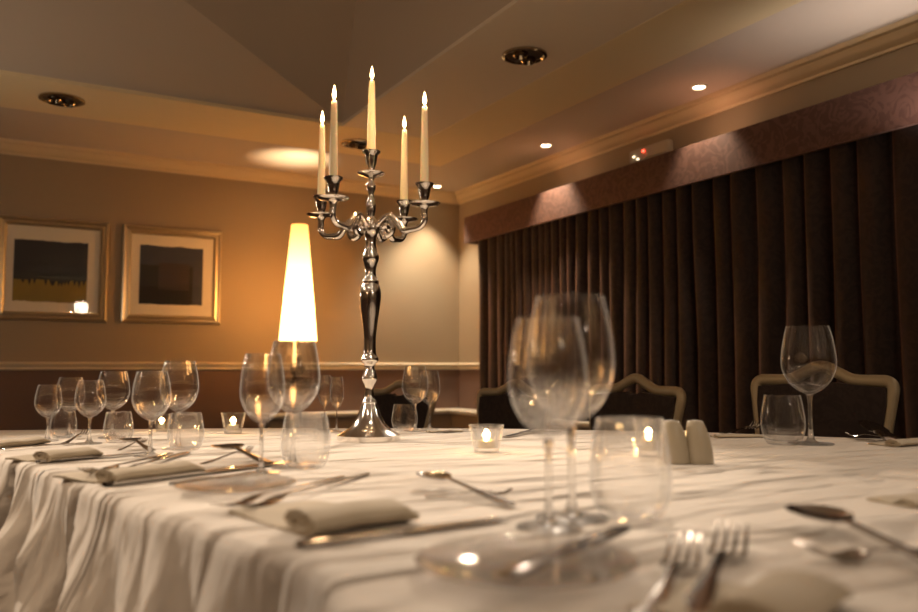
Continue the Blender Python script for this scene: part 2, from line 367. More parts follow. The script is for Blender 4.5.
link('neck', lathe(B(), [(0, .235), (.009, .235), (.009, hb+.12), (.02, hb+.125), (.02, hb+.18), (0, hb+.18)], 16), M['chrome'], lamp)
rt, rb = 8.3*k, 18.8*k
m = bpy.data.materials.new('glowing cream shade'); m.use_nodes = True; nt = m.node_tree; nt.nodes.clear(); M['shade'] = m
o = nt.nodes.new('ShaderNodeOutputMaterial'); em = nt.nodes.new('ShaderNodeEmission'); tc = nt.nodes.new('ShaderNodeTexCoord'); sp = nt.nodes.new('ShaderNodeSeparateXYZ')
mr = nt.nodes.new('ShaderNodeMapRange'); cr = nt.nodes.new('ShaderNodeValToRGB'); ad = nt.nodes.new('ShaderNodeAddShader'); tr = nt.nodes.new('ShaderNodeBsdfTranslucent')
nt.links.new(tc.outputs['Object'], sp.inputs[0]); nt.links.new(sp.outputs[2], mr.inputs[0]); mr.inputs[1].default_value = hb; mr.inputs[2].default_value = ht
nt.links.new(mr.outputs[0], cr.inputs[0]); e = cr.color_ramp.elements; e[0].position = 0; e[0].color = (1, .60, .25, 1); e[1].position = 1; e[1].color = (1, .42, .12, 1)
x = e.new(.38); x.color = (1, .70, .34, 1); x = e.new(.6); x.color = (1, .64, .28, 1)
nt.links.new(cr.outputs[0], em.inputs[0])
cr2 = nt.nodes.new('ShaderNodeMapRange'); cr2.inputs[1].default_value = 0; cr2.inputs[2].default_value = 1; cr2.inputs[3].default_value = 4.4; cr2.inputs[4].default_value = 1.25
nt.links.new(mr.outputs[0], cr2.inputs[0]); nt.links.new(cr2.outputs[0], em.inputs[1])
tr.inputs[0].default_value = (.7, .5, .25, 1); nt.links.new(em.outputs[0], ad.inputs[0]); nt.links.new(tr.outputs[0], ad.inputs[1]); nt.links.new(ad.outputs[0], o.inputs[0])
link('lamp_shade', lathe(B(), [(rb, hb), (rt, ht), (rt-.003, ht), (rb-.003, hb)], 40, closed=True), M['shade'], lamp)
link('bulb', lathe(B(), [(0, hb+.18), (.02, hb+.19), (.035, hb+.23), (.03, hb+.26), (0, hb+.275)], 16), M['bulb'], lamp)

# ------------------------------------------------------------------ pelmet, curtain, emergency light
XP = XR-.20
pz1 = at_x(612, 170, XP).z; pz0 = at_x(612, 204, XP).z; py0 = at_x(464, 230, XP).y
pm = B(); box(pm, XP, XP+.025, YF+.01, py0, pz0, pz1); box(pm, XP+.0255, XR-.002, py0-.025, py0, pz0, pz1); box(pm, XP+.0255, XR-.002, YF+.01, py0-.0255, pz1-.03, pz1-.003)
tag(link('pelmet', pm, M['pelmet'], None, False), 'long rust-brown patterned fabric pelmet running above the dark curtain', 'pelmet')
def curtain():
    bm = B(); y0 = at_x(482, 300, XR-.11).y; y1 = -1.0; n = 900; rows = 14
    ph = []; a = 0
    rnd = random.Random(11)
    ys = [y0+(y1-y0)*i/n for i in range(n+1)]
    prevs = None
    phase = 0; P = []
    for i, y in enumerate(ys):
        per = (.165 if y < 2.4 else .165-.06*min(1, (y-2.4)/1.2)) + (.10 if y < 3 else .06)*noise.noise(Vector((y*2.3, 3.1, 0))) + .07*noise.noise(Vector((y*6.1, 9, 0)))
        phase += abs(y1-y0)/n/per*2*PI; P.append(phase)
    grid = []
    z0, z1 = .03, pz1-.05
    for r in range(rows+1):
        t = r/rows; z = z1+(z0-z1)*t; row = []
        for i, y in enumerate(ys):
            am = .032+.030*noise.noise(Vector((y*3.3, 1.0+t*.7, 4)))
            s = math.sin(P[i]+.5*noise.noise(Vector((y*2, t*1.6, 7))))
            s = math.copysign(abs(s)**.8, s)
            x = XR-.115 - am*s + .012*noise.noise(Vector((y*14, t*2, 2)))
            yy = y + .018*math.cos(P[i])*(1) + .02*noise.noise(Vector((y*1.5, t*2.0, 5)))*t
            row.append(bm.verts.new((x, yy, z)))
        grid.append(row)
    for a_, b_ in zip(grid[:-1], grid[1:]):
        for i in range(n): bm.faces.new((a_[i], a_[i+1], b_[i+1], b_[i]))
    o = link('curtain', bm, M['curtain'])
    return tag(o, 'long dark brown damask curtain hanging in folds below the pelmet', 'curtain')
curtain()
dp = at_x(654, 152, XR)
t = thing('emergency_light', 'small cream wall unit with a red indicator above the pelmet', 'wall unit', tuple(dp))
link('casing', box(B(), -.05, 0, -.17, .17, -.045, .035, .008), M['white_unit'], t)
link('indicator', lathe(B(), [(0, -.008), (.008, 0), (0, .008)], 8, (-.055, .035, .008)), M['led'], t)
for yy, zz in ((.12, -.01), (.085, -.032)): link('lens', lathe(B(), [(0, -.007), (.010, 0), (0, .007)], 10, (-.055, yy, zz)), M['ledw'], t)

# ------------------------------------------------------------------ ceiling fittings
def spot(loc, target, power, size, blend=.6, color=(1, .72, .44), radius=.03):
    l = bpy.data.lights.new('spot', 'SPOT'); l.energy = power; l.spot_size = R(size); l.spot_blend = blend; l.color = color; l.shadow_soft_size = radius
    o = bpy.data.objects.new('spot_light', l); col.objects.link(o); o.location = loc
    o.rotation_euler = (Vector(target)-Vector(loc)).to_track_quat('-Z', 'Y').to_euler(); return o
def point(loc, power, color, radius=.02):
    l = bpy.data.lights.new('glow', 'POINT'); l.energy = power; l.color = color; l.shadow_soft_size = radius
    o = bpy.data.objects.new('point_light', l); col.objects.link(o); o.location = loc; return o
for (px, py, rr), lab in zip(((62, 99, .115), (524.5, 55, .105), (357, 143, .105)), ('unlit chrome ceiling fitting above the left picture', 'unlit chrome ceiling fitting nearest the curtain, right of the candles', 'unlit chrome ceiling fitting seen behind the candelabra candles')):
    p = at_z(px, py, ZC); t = thing('ceiling_fitting', lab, 'ceiling light', (p.x, p.y, ZC), R(30), 'unlit round ceiling fittings')
    link('bezel', lathe(B(), [(rr, 0), (rr, -.008), (rr-.012, -.012), (rr-.022, -.004), (rr-.022, 0)], 32, closed=True), M['chrome'], t)
    link('reflector', lathe(B(), [(rr-.022, -.004), (rr-.04, -.003), (.02, -.002), (0, -.001)], 32), M['wood_dark'], t)
    for s_ in (-1, 1):
        link('lamp_capsule', lathe(B(), [(.034, -.003), (.036, -.018), (.028, -.026), (.018, -.010), (0, -.008)], 20, (s_*.042, 0, 0)), M['chrome'], t)
DL = [(546, 145), (699, 86.5), (437, 186)]
for (px, py), lab in zip(DL, ('lit round downlight in the soffit, middle one of three', 'lit round downlight in the soffit nearest the viewer, above the curtain', 'lit round downlight in the far corner of the soffit behind the candelabra')):
    p = at_z(px, py, ZA); t = thing('downlight', lab, 'ceiling light', (p.x, p.y, ZA), 0, 'lit downlights in the soffit')
    print('downlight', p)
    link('bezel', lathe(B(), [(.045, 0), (.045, -.005), (.034, -.008), (.030, -.002)], 28), M['tray'], t)
    link('lens', lathe(B(), [(0, -.003), (.031, -.003), (.031, -.001), (0, -.001)], 24), M['downlight'], t)
    spot((p.x, p.y, ZA-.02), (p.x, p.y, 0), 75, 80, .7, (1, .78, .55))

# ------------------------------------------------------------------ table and tablecloth
poly_px = [(338, 570), (262, 541), (150, 502), (73, 481), (0, 452)]
edge = [at_z(*p).xy for p in poly_px]
far = [at_z(-60, 431).xy, at_z(60, 429.5).xy, at_z(260, 428).xy, at_z(500, 428.5).xy, at_z(700, 432).xy, at_z(830, 437).xy, at_z(925, 440).xy]
dd = (edge[-1]-edge[0]).normalized()
pts = [edge[0], edge[0]+dd*.30, edge[0]+dd*.62, edge[0]+dd*1.02, edge[0]+dd*1.38, edge[0]+dd*1.62] + far
V2 = lambda cx, cy: (HR*cx+HF*cy).xy
near = [V2(1.55, 1.30), V2(1.5, .2), V2(1.05, -.28), V2(.45, -.30), V2(.06, .05), V2(-.04, .42)]
pts = pts + near
# densify + round the outline
def resample(poly, step):
    P = [Vector((p[0], p[1], 0)) for p in poly]; out = []
    for i in range(len(P)):
        a, b = P[i], P[(i+1) % len(P)]; n = max(1, int((b-a).length/step))
        for k_ in range(n): out.append(a.lerp(b, k_/n))
    return out
outl = resample(pts, .012)
for _ in range(5):
    outl = [(outl[i-1]+outl[i]*2+outl[(i+1) % len(outl)])/4 for i in range(len(outl))]
cen = sum(outl, Vector())/len(outl)
def cloth():
    bm = B(); n = len(outl)
    nor = []; S = [0]
    for i in range(n):
        t_ = (outl[(i+1) % n]-outl[i-1]).normalized(); q = Vector((-t_.y, t_.x, 0))
        if q.dot(outl[i]-cen) < 0: q = -q
        nor.append(q)
        if i: S.append(S[-1]+(outl[i]-outl[i-1]).length)
    # concentric top
    rings = []
    for f_ in (0, .2, .4, .6, .8, .9, .96, .99):
        if f_ == 0: rings.append([bm.verts.new((cen.x, cen.y, TZ))]); continue
        rings.append([bm.verts.new((*(cen.lerp(outl[i], f_)).xy, TZ)) for i in range(n)])
    rows = 26
    phs = []
    ph_ = 0
    for i in range(n):
        per = .19+.10*noise.noise(Vector((S[i]*3.6, 8.3, 0)))
        ph_ += .012/per*2*PI; phs.append(ph_)
    gaps = [(at_z(15, 461).xy, .05), (at_z(70, 484).xy, .03), (at_z(292, 553).xy, .012), (at_z(-35, 446).xy, .03)]
    gs = [(min(range(n), key=lambda i: (outl[i].xy-g).length), w_) for g, w_ in gaps]
    for r in range(1, rows+1):
        t = (r/rows)**1.25; row = []
        for i in range(n):
            s_ = S[i]
            lo_ = max(min(1, max(0, (1.03-s_)/.02)), min(1, max(0, (s_-(S[-1]-.9))/.5))); hem = .235 + lo_*(.18 + .04*noise.noise(Vector((s_*1.1, 2.2, 0))) + .08*min(1, max(0, (.95-s_)/.3)))
            drop = hem*t
            rd = .014
            if drop < rd*1.57:
                a_ = drop/rd; out_ = rd*math.sin(a_); dz = rd*(1-math.cos(a_))
            else: out_ = rd; dz = drop-rd*.57
            tt = min(1, dz/.42); env = min(1, dz/.13)**1.5
            w_ = math.sin(phs[i]+1.3*noise.noise(Vector((s_*1.5, tt*1.2, 3)))+tt*.8)
            w_ = math.copysign(abs(w_)**.9, w_)
            amp = (.010+.040*tt)*(.55+.9*abs(noise.noise(Vector((s_*2.1, 6, 0)))))
            out_ += env*amp*(w_+.55) + env*.012*noise.noise(Vector((s_*16, tt*5, 1))) + .05*tt
            # diagonal soft creases
            out_ += env*.010*math.sin(s_*38+tt*9+3*noise.noise(Vector((s_*3, tt*2, 9))))
            for gi, gw in gs:
                dsg = S[i]-S[gi]; ww = gw*(.12+2.0*tt)
                sh = .02*tt
                g_ = math.exp(-((dsg-sh)/ww)**8)
                out_ -= g_*(.04+.34*tt)*min(1, dz/.03) * (1 if gw > .02 else .35)
            p = outl[i]+nor[i]*out_
            row.append(bm.verts.new((p.x, p.y, TZ-dz)))
        rings.append(row)
    for a_, b_ in zip(rings[:-1], rings[1:]):
        for i in range(n):
            j = (i+1) % n
            if len(a_) == 1: bm.faces.new((a_[0], b_[i], b_[j]))
            else: bm.faces.new((a_[i], b_[i], b_[j], a_[j]))
    o = link('tablecloth', bm, M['cloth'])
    try: o.data.set_sharp_from_angle(angle=R(179))
    except Exception: pass
    return tag(o, 'ivory linen tablecloth draped in folds over the long dining table', 'tablecloth')
cloth()
tb = thing('dining_table', 'large dining table hidden under the ivory cloth', 'table', (cen.x, cen.y, 0))
inner = [(cen+(p-cen)*.965-cen).xy for p in outl[::6]]
link('tabletop', prism(B(), [tuple(p) for p in inner], TZ-.035, TZ-.003), M['wood_dark'], tb, False)
for p in (pts[1], pts[5], far[4], near[1], near[3]):
    q = (Vector((*p, 0))-cen)*.72
    link('leg', box(B(), q.x-.03, q.x+.03, q.y-.03, q.y+.03, 0, TZ-.035, .004), M['wood_dark'], tb, False)

# ------------------------------------------------------------------ chairs
def chair(loc, facing, W, ztop, label, group='dining chairs beyond the table'):
    """back plane along local x, facing +y; ztop = height of the shoulders"""
    t = thing('dining_chair', label, 'chair', loc, facing, group)
    w = W/2; zb = .50
    def P(x, z): # slight recline
        return Vector((x, -.0-(z-zb)*.14, z))
    tw = .024
    outer = [(-w*.80, zb), (-w*.86, zb+(ztop-zb)*.4), (-w*.97, ztop-.07), (-w*1.0, ztop-.02), (-w*.93, ztop-.002), (-w*.78, ztop), (-w*.48, ztop+.002), (-w*.27, ztop+.020), (-w*.10, ztop+.038), (0, ztop+.042)]
    outer = outer+[(-x, z) for x, z in outer[-2::-1]]
    pth = [P(x, z) for x, z in cat([(a, b, 0) for a, b in outer], 5) and [(q.x, q.y) for q in cat([(a, b, 0) for a, b in outer], 5)]]
    n = len(pth)
    link('back_frame', tube(B(), pth, .0155, 10, squash=(1.0, 1.15)), M['chair_wood'], t)
    # upholstered panel inside the frame, top edge flatter than the hump: leaves the hand gap
    bm = B(); fr = []; bk = []
    inn = [(-w*.78, zb+.0), (-w*.84, zb+(ztop-zb)*.4), (-w*.94, ztop-.07), (-w*.93, ztop-.02), (-w*.5, ztop-.012), (-w*.2, ztop-.006), (-w*.13, ztop-.012), (0, ztop-.016)]
    inn = inn+[(-x, z) for x, z in inn[-2::-1]]
    for lst, dy in ((fr, .018), (bk, -.016)):
        for x, z in inn: lst.append(bm.verts.new(P(x, z)+Vector((0, dy, 0))))
    bm.faces.new(fr); bm.faces.new(bk[::-1])
    for i in range(len(inn)):
        j = (i+1) % len(inn); bm.faces.new((fr[i], bk[i], bk[j], fr[j]))
    link('backrest', bm, M['chair_fabric'], t, False)
    sb = B(); prism(sb, [(-w*.85, .0), (w*.85, .0), (w*.98, .42), (-w*.98, .42)], .42, .49); bmesh.ops.bevel(sb, geom=list(sb.edges), offset=.018, segments=3, affect='EDGES')
    link('seat', sb, M['chair_fabric'], t)
    rl = B(); prism(rl, [(-w*.82, .0), (w*.82, .0), (w*.93, .40), (-w*.93, .40)], .37, .42); link('seat_frame', rl, M['chair_wood'], t, False)
    for sx_ in (-1, 1):
        link('leg', tube(B(), [(sx_*w*.86, .38, .42), (sx_*w*.86, .385, .2), (sx_*w*.84, .38, 0)], [.020, .017, .012], 8), M['chair_wood'], t)
        link('leg', tube(B(), [P(sx_*w*.80, zb)+Vector((0, 0, .02)), (sx_*w*.80, -.005, .3), (sx_*w*.80, -.07, 0)], [.0165, .018, .014], 8), M['chair_wood'], t)
    return t
def place_chair(pxl, pxr, pyl, pyr, dl, dr, label, extra=0):
    """left / right shoulder corners of the back in the photograph with their depths"""
    a = at_depth(pxl, pyl, dl); b = at_depth(pxr, pyr, dr); v_ = b-a; W = v_.xy.length; zt_ = (a.z+b.z)/2
    mid = (a+b)/2; ang = math.atan2(v_.y, v_.x)      # direction to the right
    fac = ang+PI   # local +x reversed so that +y points back to the viewer side
    q = Vector((math.sin(0), 0, 0))
    off = Vector((-math.sin(fac), math.cos(fac), 0))*((zt_-.5)*.14)
    t_ = chair((mid.x+off.x, mid.y+off.y, 0), fac, W, zt_-.012, label)
    print('chair', label[:20], 'W', round(W, 3), 'ztop', round(zt_, 3), 'loc', t_.location)
    return t_
place_chair(757, 893, 380, 372, 2.62, 2.33, 'dark chair with gilt frame behind the wine glass at the right of the table')
place_chair(594, 682, 391, 382, 3.12, 2.74, 'dark chair with gilt frame just behind the two shakers')
place_chair(481, 553, 392, 388, 3.62, 3.32, 'dark chair with gilt frame in front of the curtain\'s left end')
place_chair(368, 434, 391, 389, 4.05, 3.80, 'dark chair with gilt frame behind the candelabra, before the back wall')

# ------------------------------------------------------------------ glassware
def wine_profiles(H, Rb, rim=.77, bowlfrac=.58):
    zb = H*(1-bowlfrac); bh = H*bowlfrac; th = max(.0011, H*.0055)
    op = [(.055, 0), (.25, .025), (.52, .09), (.78, .20), (.94, .33), (1.0, .45), (.985, .58), (.93, .74), (.85, .89), (rim, 1.0)]
    pts3 = cat([(r, z, 0) for r, z in op], 4)
    outer = [(p.x*Rb, zb+p.y*bh) for p in pts3]
    inner = []
    for r, z in reversed(outer):
        r2 = r-th; z2 = z
        if z < zb+bh*.12: z2 = max(z, zb+.0) + .004
        if r2 > Rb*.14: inner.append((r2, max(z2, zb+.0045)))
    bowl = [(0, zb-.002), (Rb*.05, zb-.001)] + outer + [(outer[-1][0]-th*.5, zb+bh+th*.4)] + inner[:] + [(Rb*.07, zb+.005), (0, zb+.005)]
    sr = Rb*.082
    stem = [(0, .004)] + [(Rb*.30, .004), (Rb*.17, .009), (Rb*.11, .018), (sr*1.05, .034), (sr, zb*.5), (sr*1.05, zb*.85), (sr*1.5, zb-.004), (sr*1.7, zb-.0005), (0, zb-.0005)]
    fr = Rb*.84
    foot = [(0, .0), (fr*.98, 0), (fr, .0012), (fr*.98, .0024), (fr*.6, .0034), (Rb*.31, .0042), (0, .0042)]
    return bowl, stem, foot
def wine(px, py, topy, wpx, label, group, seg=40):
    p = at_z(px, py); d = depth(p); s_ = d/817
    H = at_depth(px, topy, d).z-TZ; Rb = wpx/2*s_
    t = thing('wine_glass', label, 'wine glass', (p.x, p.y, TZ), 0, group)
    b_, st_, f_ = wine_profiles(H, Rb)
    link('bowl', lathe(B(), b_, seg), M['glass'], t); link('stem', lathe(B(), st_, 24), M['glass_stem'], t); link('foot', lathe(B(), f_, seg), M['glass_foot'], t)
    return t
G1 = 'empty wine glasses along the left side'; G2 = 'empty wine glasses at the far end'
wine(47, 441, 385, 25, 'small empty wine glass at the far left end, leftmost of all glasses', G1)
wine(69, 437, 377.5, 27, 'larger empty wine glass, second from the left edge, behind a tumbler', G1)
wine(89, 444, 380.5, 29, 'small empty wine glass, third from the left edge', G1)
wine(112, 438, 371.5, 31, 'larger empty wine glass, fourth from the left edge, behind a tumbler', G1)
wine(150, 456, 371.5, 37, 'small empty wine glass, fifth from the left edge', G1)
wine(178, 449, 361, 37, 'larger empty wine glass, sixth from the left edge, behind a tumbler', G1)
wine(261, 474, 354, 44, 'small empty wine glass left of the larger one in front of the lamp', G1)
wine(292.5, 467, 341, 52, 'larger empty wine glass directly in front of the glowing lamp base', G1)
wine(549, 528, 318.5, 79, 'nearer and lower of the two overlapping front wine glasses', 'pair of wine glasses at the front')
wine(572, 519, 297, 87, 'taller of the two overlapping front wine glasses, just behind the other', 'pair of wine glasses at the front')
wine(811, 444, 326.5, 52, 'single empty wine glass on the right in front of a chair', 'wine glasses on the right')
wine(415, 431, 366.5, 26, 'larger far wine glass right of the candelabra foot', G2)
wine(429.5, 429.5, 371, 21, 'smaller far wine glass, right one of the pair beyond the candelabra', G2)
wine(324.5, 430, 375, 14, 'narrow far wine glass left of the candelabra stem, left of two', G2)
wine(336.5, 432, 377, 14, 'narrow far wine glass left of the candelabra stem, right of two', G2)
def tumbler(px, py, topy, wpx, label, seg=40):
    p = at_z(px, py); d = depth(p); s_ = d/817; H = at_depth(px, topy, d).z-TZ; Rb = wpx/2*s_; th = max(.0012, Rb*.035)
    t = thing('tumbler', label, 'tumbler', (p.x, p.y, TZ), 0, 'stemless water tumblers')
    op = [(.62, 0), (.74, .03), (.90, .16), (.985, .32), (1.0, .45), (.97, .62), (.90, .82), (.82, 1.0)]
    pp = cat([(r, z, 0) for r, z in op], 4); outer = [(q.x*Rb, q.y*H) for q in pp]
    bz = H*.07
    inner = [(r-th, z) for r, z in reversed(outer) if z > bz*1.5]
    prof = [(0, .0015), (Rb*.45, .001), (Rb*.56, 0)] + outer + [(outer[-1][0]-th*.5, H+th*.4)] + inner + [(Rb*.6, bz*1.15), (Rb*.3, bz), (0, bz)]
    link('glass_body', lathe(B(), prof, seg), M['glass'], t); return t
tumbler(63, 438, 411.5, 25, 'far left tumbler behind the two leftmost wine glasses')
tumbler(118, 442.5, 412, 28, 'tumbler second from the left, in front of the fourth wine glass')
tumbler(185.5, 450, 413, 35, 'tumbler third from the left, in front of the sixth wine glass')
tumbler(305.5, 468, 413.5, 49, 'tumbler in front of the wine glass by the lamp')
tumbler(631, 519, 418.5, 80, 'large blurred front tumbler right of the two front wine glasses')
tumbler(783.5, 444.5, 395.5, 42, 'right tumbler beside the single wine glass')
tumbler(404.5, 431, 404.5, 26, 'small far tumbler just right of the candelabra foot')

# ------------------------------------------------------------------ tealights
def flame_bm(h, r):
    return lathe(B(), [(0, 0), (r*.7, h*.12), (r, h*.3), (r*.75, h*.55), (r*.3, h*.82), (0, h)], 12)
def tealight(px, py, topy, wpx, label, pw=.5):
    p = at_z(px, py); d = depth(p); s_ = d/817; H = at_depth(px, topy, d).z-TZ; Rt = wpx/2*s_; Rb_ = Rt*.68; th = Rt*.09
    t = thing('tealight_holder', label, 'candle holder', (p.x, p.y, TZ), 0, 'glass tealight holders')
    link('glass_cup', lathe(B(), [(0, 0), (Rb_, 0), (Rt, H), (Rt-th, H), (Rb_-th*.7, H*.16), (0, H*.14)], 28), M['glass'], t)
    c = thing('tealight', 'lit tealight candle inside ' + label.replace('glass holder', 'the holder'), 'candle', (p.x, p.y, TZ+H*.16), 0, 'lit tealights')
    rr = Rb_*.72; hh = H*.27
    link('tin_cup', lathe(B(), [(0, 0), (rr, 0), (rr, hh), (rr*.94, hh), (rr*.94, hh*.75), (0, hh*.75)], 24), M['tinplate'], c)
    link('wax', lathe(B(), [(0, hh*.755), (rr*.9, hh*.755), (rr*.9, hh*.9), (0, hh*.85)], 24), M['wax'], c)
    fl = link('flame', flame_bm(H*.36, H*.085), M['flame'], c); fl.location = (0, 0, hh*.95)
    point((p.x, p.y, TZ+H*.16+hh+H*.25), pw, (1, .55, .2), .006)
tealight(486.5, 452, 425, 35, 'clear glass holder alone in the middle of the table', .35)
tealight(649, 456, 419, 30, 'clear glass holder seen behind the front tumbler', .35)
tealight(233, 433.5, 413, 24, 'clear glass holder at the left behind a wine glass', .35)
tealight(161.5, 431.5, 414, 15, 'clear glass holder far off between two left wine glasses', .2)

# ------------------------------------------------------------------ shakers
for px, hl, lean, lab in ((677, 'salt', -1, 'left cream ceramic shaker of the two'), (700.5, 'pepper', -1, 'right cream ceramic shaker of the two, beside the tealight')):
    p = at_z(px, 463.5); d = depth(p); s_ = d/817; H = at_depth(px, 420.5, d).z-TZ; r0 = 13.2*s_
    lab = {'salt': 'cream ceramic shaker nearer the front tumbler, left of its twin', 'pepper': 'cream ceramic shaker on the right of its twin'}[hl]
    t = thing('shaker', lab, 'shaker', (p.x, p.y, TZ), -YAW, 'cream salt and pepper shakers')
    bm = B(); prev = None; seg = 28
    rings = []
    for r, z in [(0.9, 0), (1.0, .015), (1.0, .12), (.97, .35), (.88, .6), (.74, .82), (.62, .95), (.55, .99), (.48, 1.0)]:
        rings.append([bm.verts.new((r0*r*math.cos(2*PI*i/seg)-r0*.35*z**1.4, r0*r*.8*math.sin(2*PI*i/seg), H*z)) for i in range(seg)])
    for a_, b_ in zip(rings[:-1], rings[1:]):
        for i in range(seg): bm.faces.new((a_[i], a_[(i+1) % seg], b_[(i+1) % seg], b_[i]))
    bm.faces.new(rings[0][::-1]); bm.faces.new(rings[-1])
    link('body', bm, M['ceramic'], t)
    link('pouring_cap', lathe(B(), [(0, 0), (r0*.3, 0), (r0*.26, .001), (0, .0015)], 16, (-r0*.35, 0, H)), M['steelcap'], t)

# ------------------------------------------------------------------ candelabra
cp_ = at_z(369, 440); cdp = depth(cp_); u_ = cdp/817
ct = thing('candelabra', 'tall polished silver five-arm candelabra standing in the middle of the table', 'candelabra', (cp_.x, cp_.y, TZ))
def cz(y): return at_depth(370, y, cdp).z-TZ
pr = [(31.5, 0), (31.5, .012), (29, .0145)]
link('base', lathe(B(), [(0, 0)] + [(r*u_, z) for r, z in pr] + [(r*u_, cz(y)) for r, y in [(23, 430), (17, 425), (12, 416), (8.8, 407), (7.2, 403)]] + [(0, cz(403))], 48), M['silver'], ct)
colp = [(5, 404), (7.4, 403), (7.2, 401), (5.2, 398), (4.4, 392), (4.6, 386), (7.6, 380), (7.8, 377), (5.8, 371), (4.8, 367), (5.6, 364), (8.6, 361), (8.6, 358), (6.6, 354), (6.0, 345), (6.3, 335), (8, 320), (10.2, 305), (11.0, 294), (9.6, 287), (8.4, 284), (8.6, 281), (6.0, 277), (5.6, 270), (6.8, 264), (8.6, 259), (8.2, 255), (6.2, 250), (5.4, 243), (6.2, 236), (8.4, 231), (8.6, 226), (7.8, 222), (4.2, 218), (3.2, 216)]
cpz = cat([(r, y, 0) for r, y in colp], 3)
link('column', lathe(B(), [(0, cz(404))] + [(p.x*u_, cz(p.y)) for p in cpz] + [(0, cz(216))], 32), M['silver'], ct)
fin = [(3.2, 217), (4.8, 211), (5.2, 205), (3.4, 199), (2.6, 194), (4.6, 189), (4.9, 185), (2.8, 181), (3.6, 178), (6.5, 176.6), (13, 174.5), (14.2, 173.2), (13, 173.4), (7, 174), (4.0, 172), (3.4, 169), (5.4, 163), (6.2, 158), (6.6, 155), (9, 153), (9.4, 151.5), (8.5, 151), (5, 152), (0, 152)]
link('finial_cup', lathe(B(), [(0, cz(217))] + [(r*u_, cz(y)) for r, y in fin], 32), M['silver'], ct)
ZH = cz(226)
d1 = HR*(-.073)+HF*(-.136); d1.normalize()
dirs = [d1, Vector((-d1.y, d1.x, 0)), -d1, Vector((d1.y, -d1.x, 0))]
RA = .148; z_top = at_depth(332, 176.5, cdp-.139).z-TZ
zp = z_top-.054; zU = z_top-.104
print('cand', ZH, z_top)
def candle(loc, h, r, label):
    c = thing('taper_candle', label, 'candle', loc, 0, 'lit ivory taper candles')
    link('wax', lathe(B(), [(0, 0), (r, 0), (r*.98, h*.2), (r*.72, h*.93), (r*.6, h*.985), (r*.3, h), (0, h)], 20), M['wax'], c)
    link('wick', lathe(B(), [(0, h), (.0008, h), (.0008, h+.006), (0, h+.006)], 6), M['wick'], c)
    f_ = link('flame', flame_bm(.033, .0048), M['flame'], c); f_.location = (0, 0, h+.002)
    point((loc[0], loc[1], loc[2]+h+.018), 1.6, (1, .64, .33), .008)
for i_, (dv, lab, ty, cx) in enumerate(zip(dirs, ('lit ivory candle on the near left arm of the candelabra', 'lit ivory candle on the near right arm of the candelabra', 'lit ivory candle on the far right arm of the candelabra', 'lit ivory candle on the far left arm of the candelabra'), (100, 106, 129, 124), (332, 422, 404.5, 321.5))):
    P = lambda r, z: dv*r+Vector((0, 0, z))
    pth = cat([P(.008, ZH+.002), P(.022, ZH+.004), P(.040, ZH+.018), P(.056, ZH+.020), P(.074, ZH+.004), P(.092, ZH-.016), P(.114, zU+.001), P(.136, zU+.004), P(.149, zU+.018), P(RA, zU+.034), P(RA, zp)], 5)
    n = len(pth); rad = [.0088-.0022*abs(math.sin(j/n*PI*2)) for j in range(n)]
    arm = link('arm', tube(B(), pth, rad, 10), M['silver'], ct)
    cur = cat([P(.050, ZH+.016)] + [P(.046+.018*math.cos(a_)*(1-q*.45), ZH-.012+.017*math.sin(a_)*(1-q*.45)) for q, a_ in [(j/7, R(70-j*52)) for j in range(8)]], 4)
    link('scroll', tube(B(), cur, [.0062+.0022*j/len(cur) for j in range(len(cur))], 8), M['silver'], arm)
    cup = [(0, -.010), (.007, -.009), (.009, -.003), (.012, .001), (.032, .004), (.037, .008), (.034, .0085), (.014, .006), (.009, .008), (.008, .014), (.0115, .024), (.0135, .036), (.015, .044), (.0205, .050), (.0215, .054), (.019, .055), (.012, .052), (0, .052)]
    link('candle_cup', lathe(B(), [(r, z) for r, z in cup], 28, tuple(P(RA, zp))), M['silver'], arm)
    base = Vector((cp_.x, cp_.y, TZ))+P(RA, zp+.052); dd_ = depth(base); ztp = at_depth(cx, ty, dd_).z
    candle(tuple(base), ztp-base.z, .0098, lab)
candle((cp_.x, cp_.y, TZ+cz(152)), cz(80)-cz(152), .0105, 'lit ivory candle in the central top cup of the candelabra')

# ------------------------------------------------------------------ cutlery
def cut_frame(pa, pb, z=0):
    a = at_z(*pa); b = at_z(*pb); v_ = b-a; return a, v_.xy.length, math.atan2(v_.y, v_.x)
def strip(bm, st, thick=.0022, nx=6, x0=0, x1=1):
    """st: list (t along, halfwidth, z, dish)"""
    rings = []
    for x, hw, z, dish in st:
        top = []; bot = []
        for j in range(nx+1):
            q = -1+2*j/nx
            top.append(bm.verts.new((x, hw*q, z+dish*q*q+thick/2*(1-.5*abs(q))))); bot.append(bm.verts.new((x, hw*q, z+dish*q*q-thick/2*(1-.5*abs(q)))))
        rings.append(top+bot[::-1])
    k_ = len(rings[0])
    for a, b in zip(rings[:-1], rings[1:]):
        for j in range(k_): bm.faces.new((a[j], a[(j+1) % k_], b[(j+1) % k_], b[j]))
    bm.faces.new(rings[0]); bm.faces.new(rings[-1][::-1]); return bm
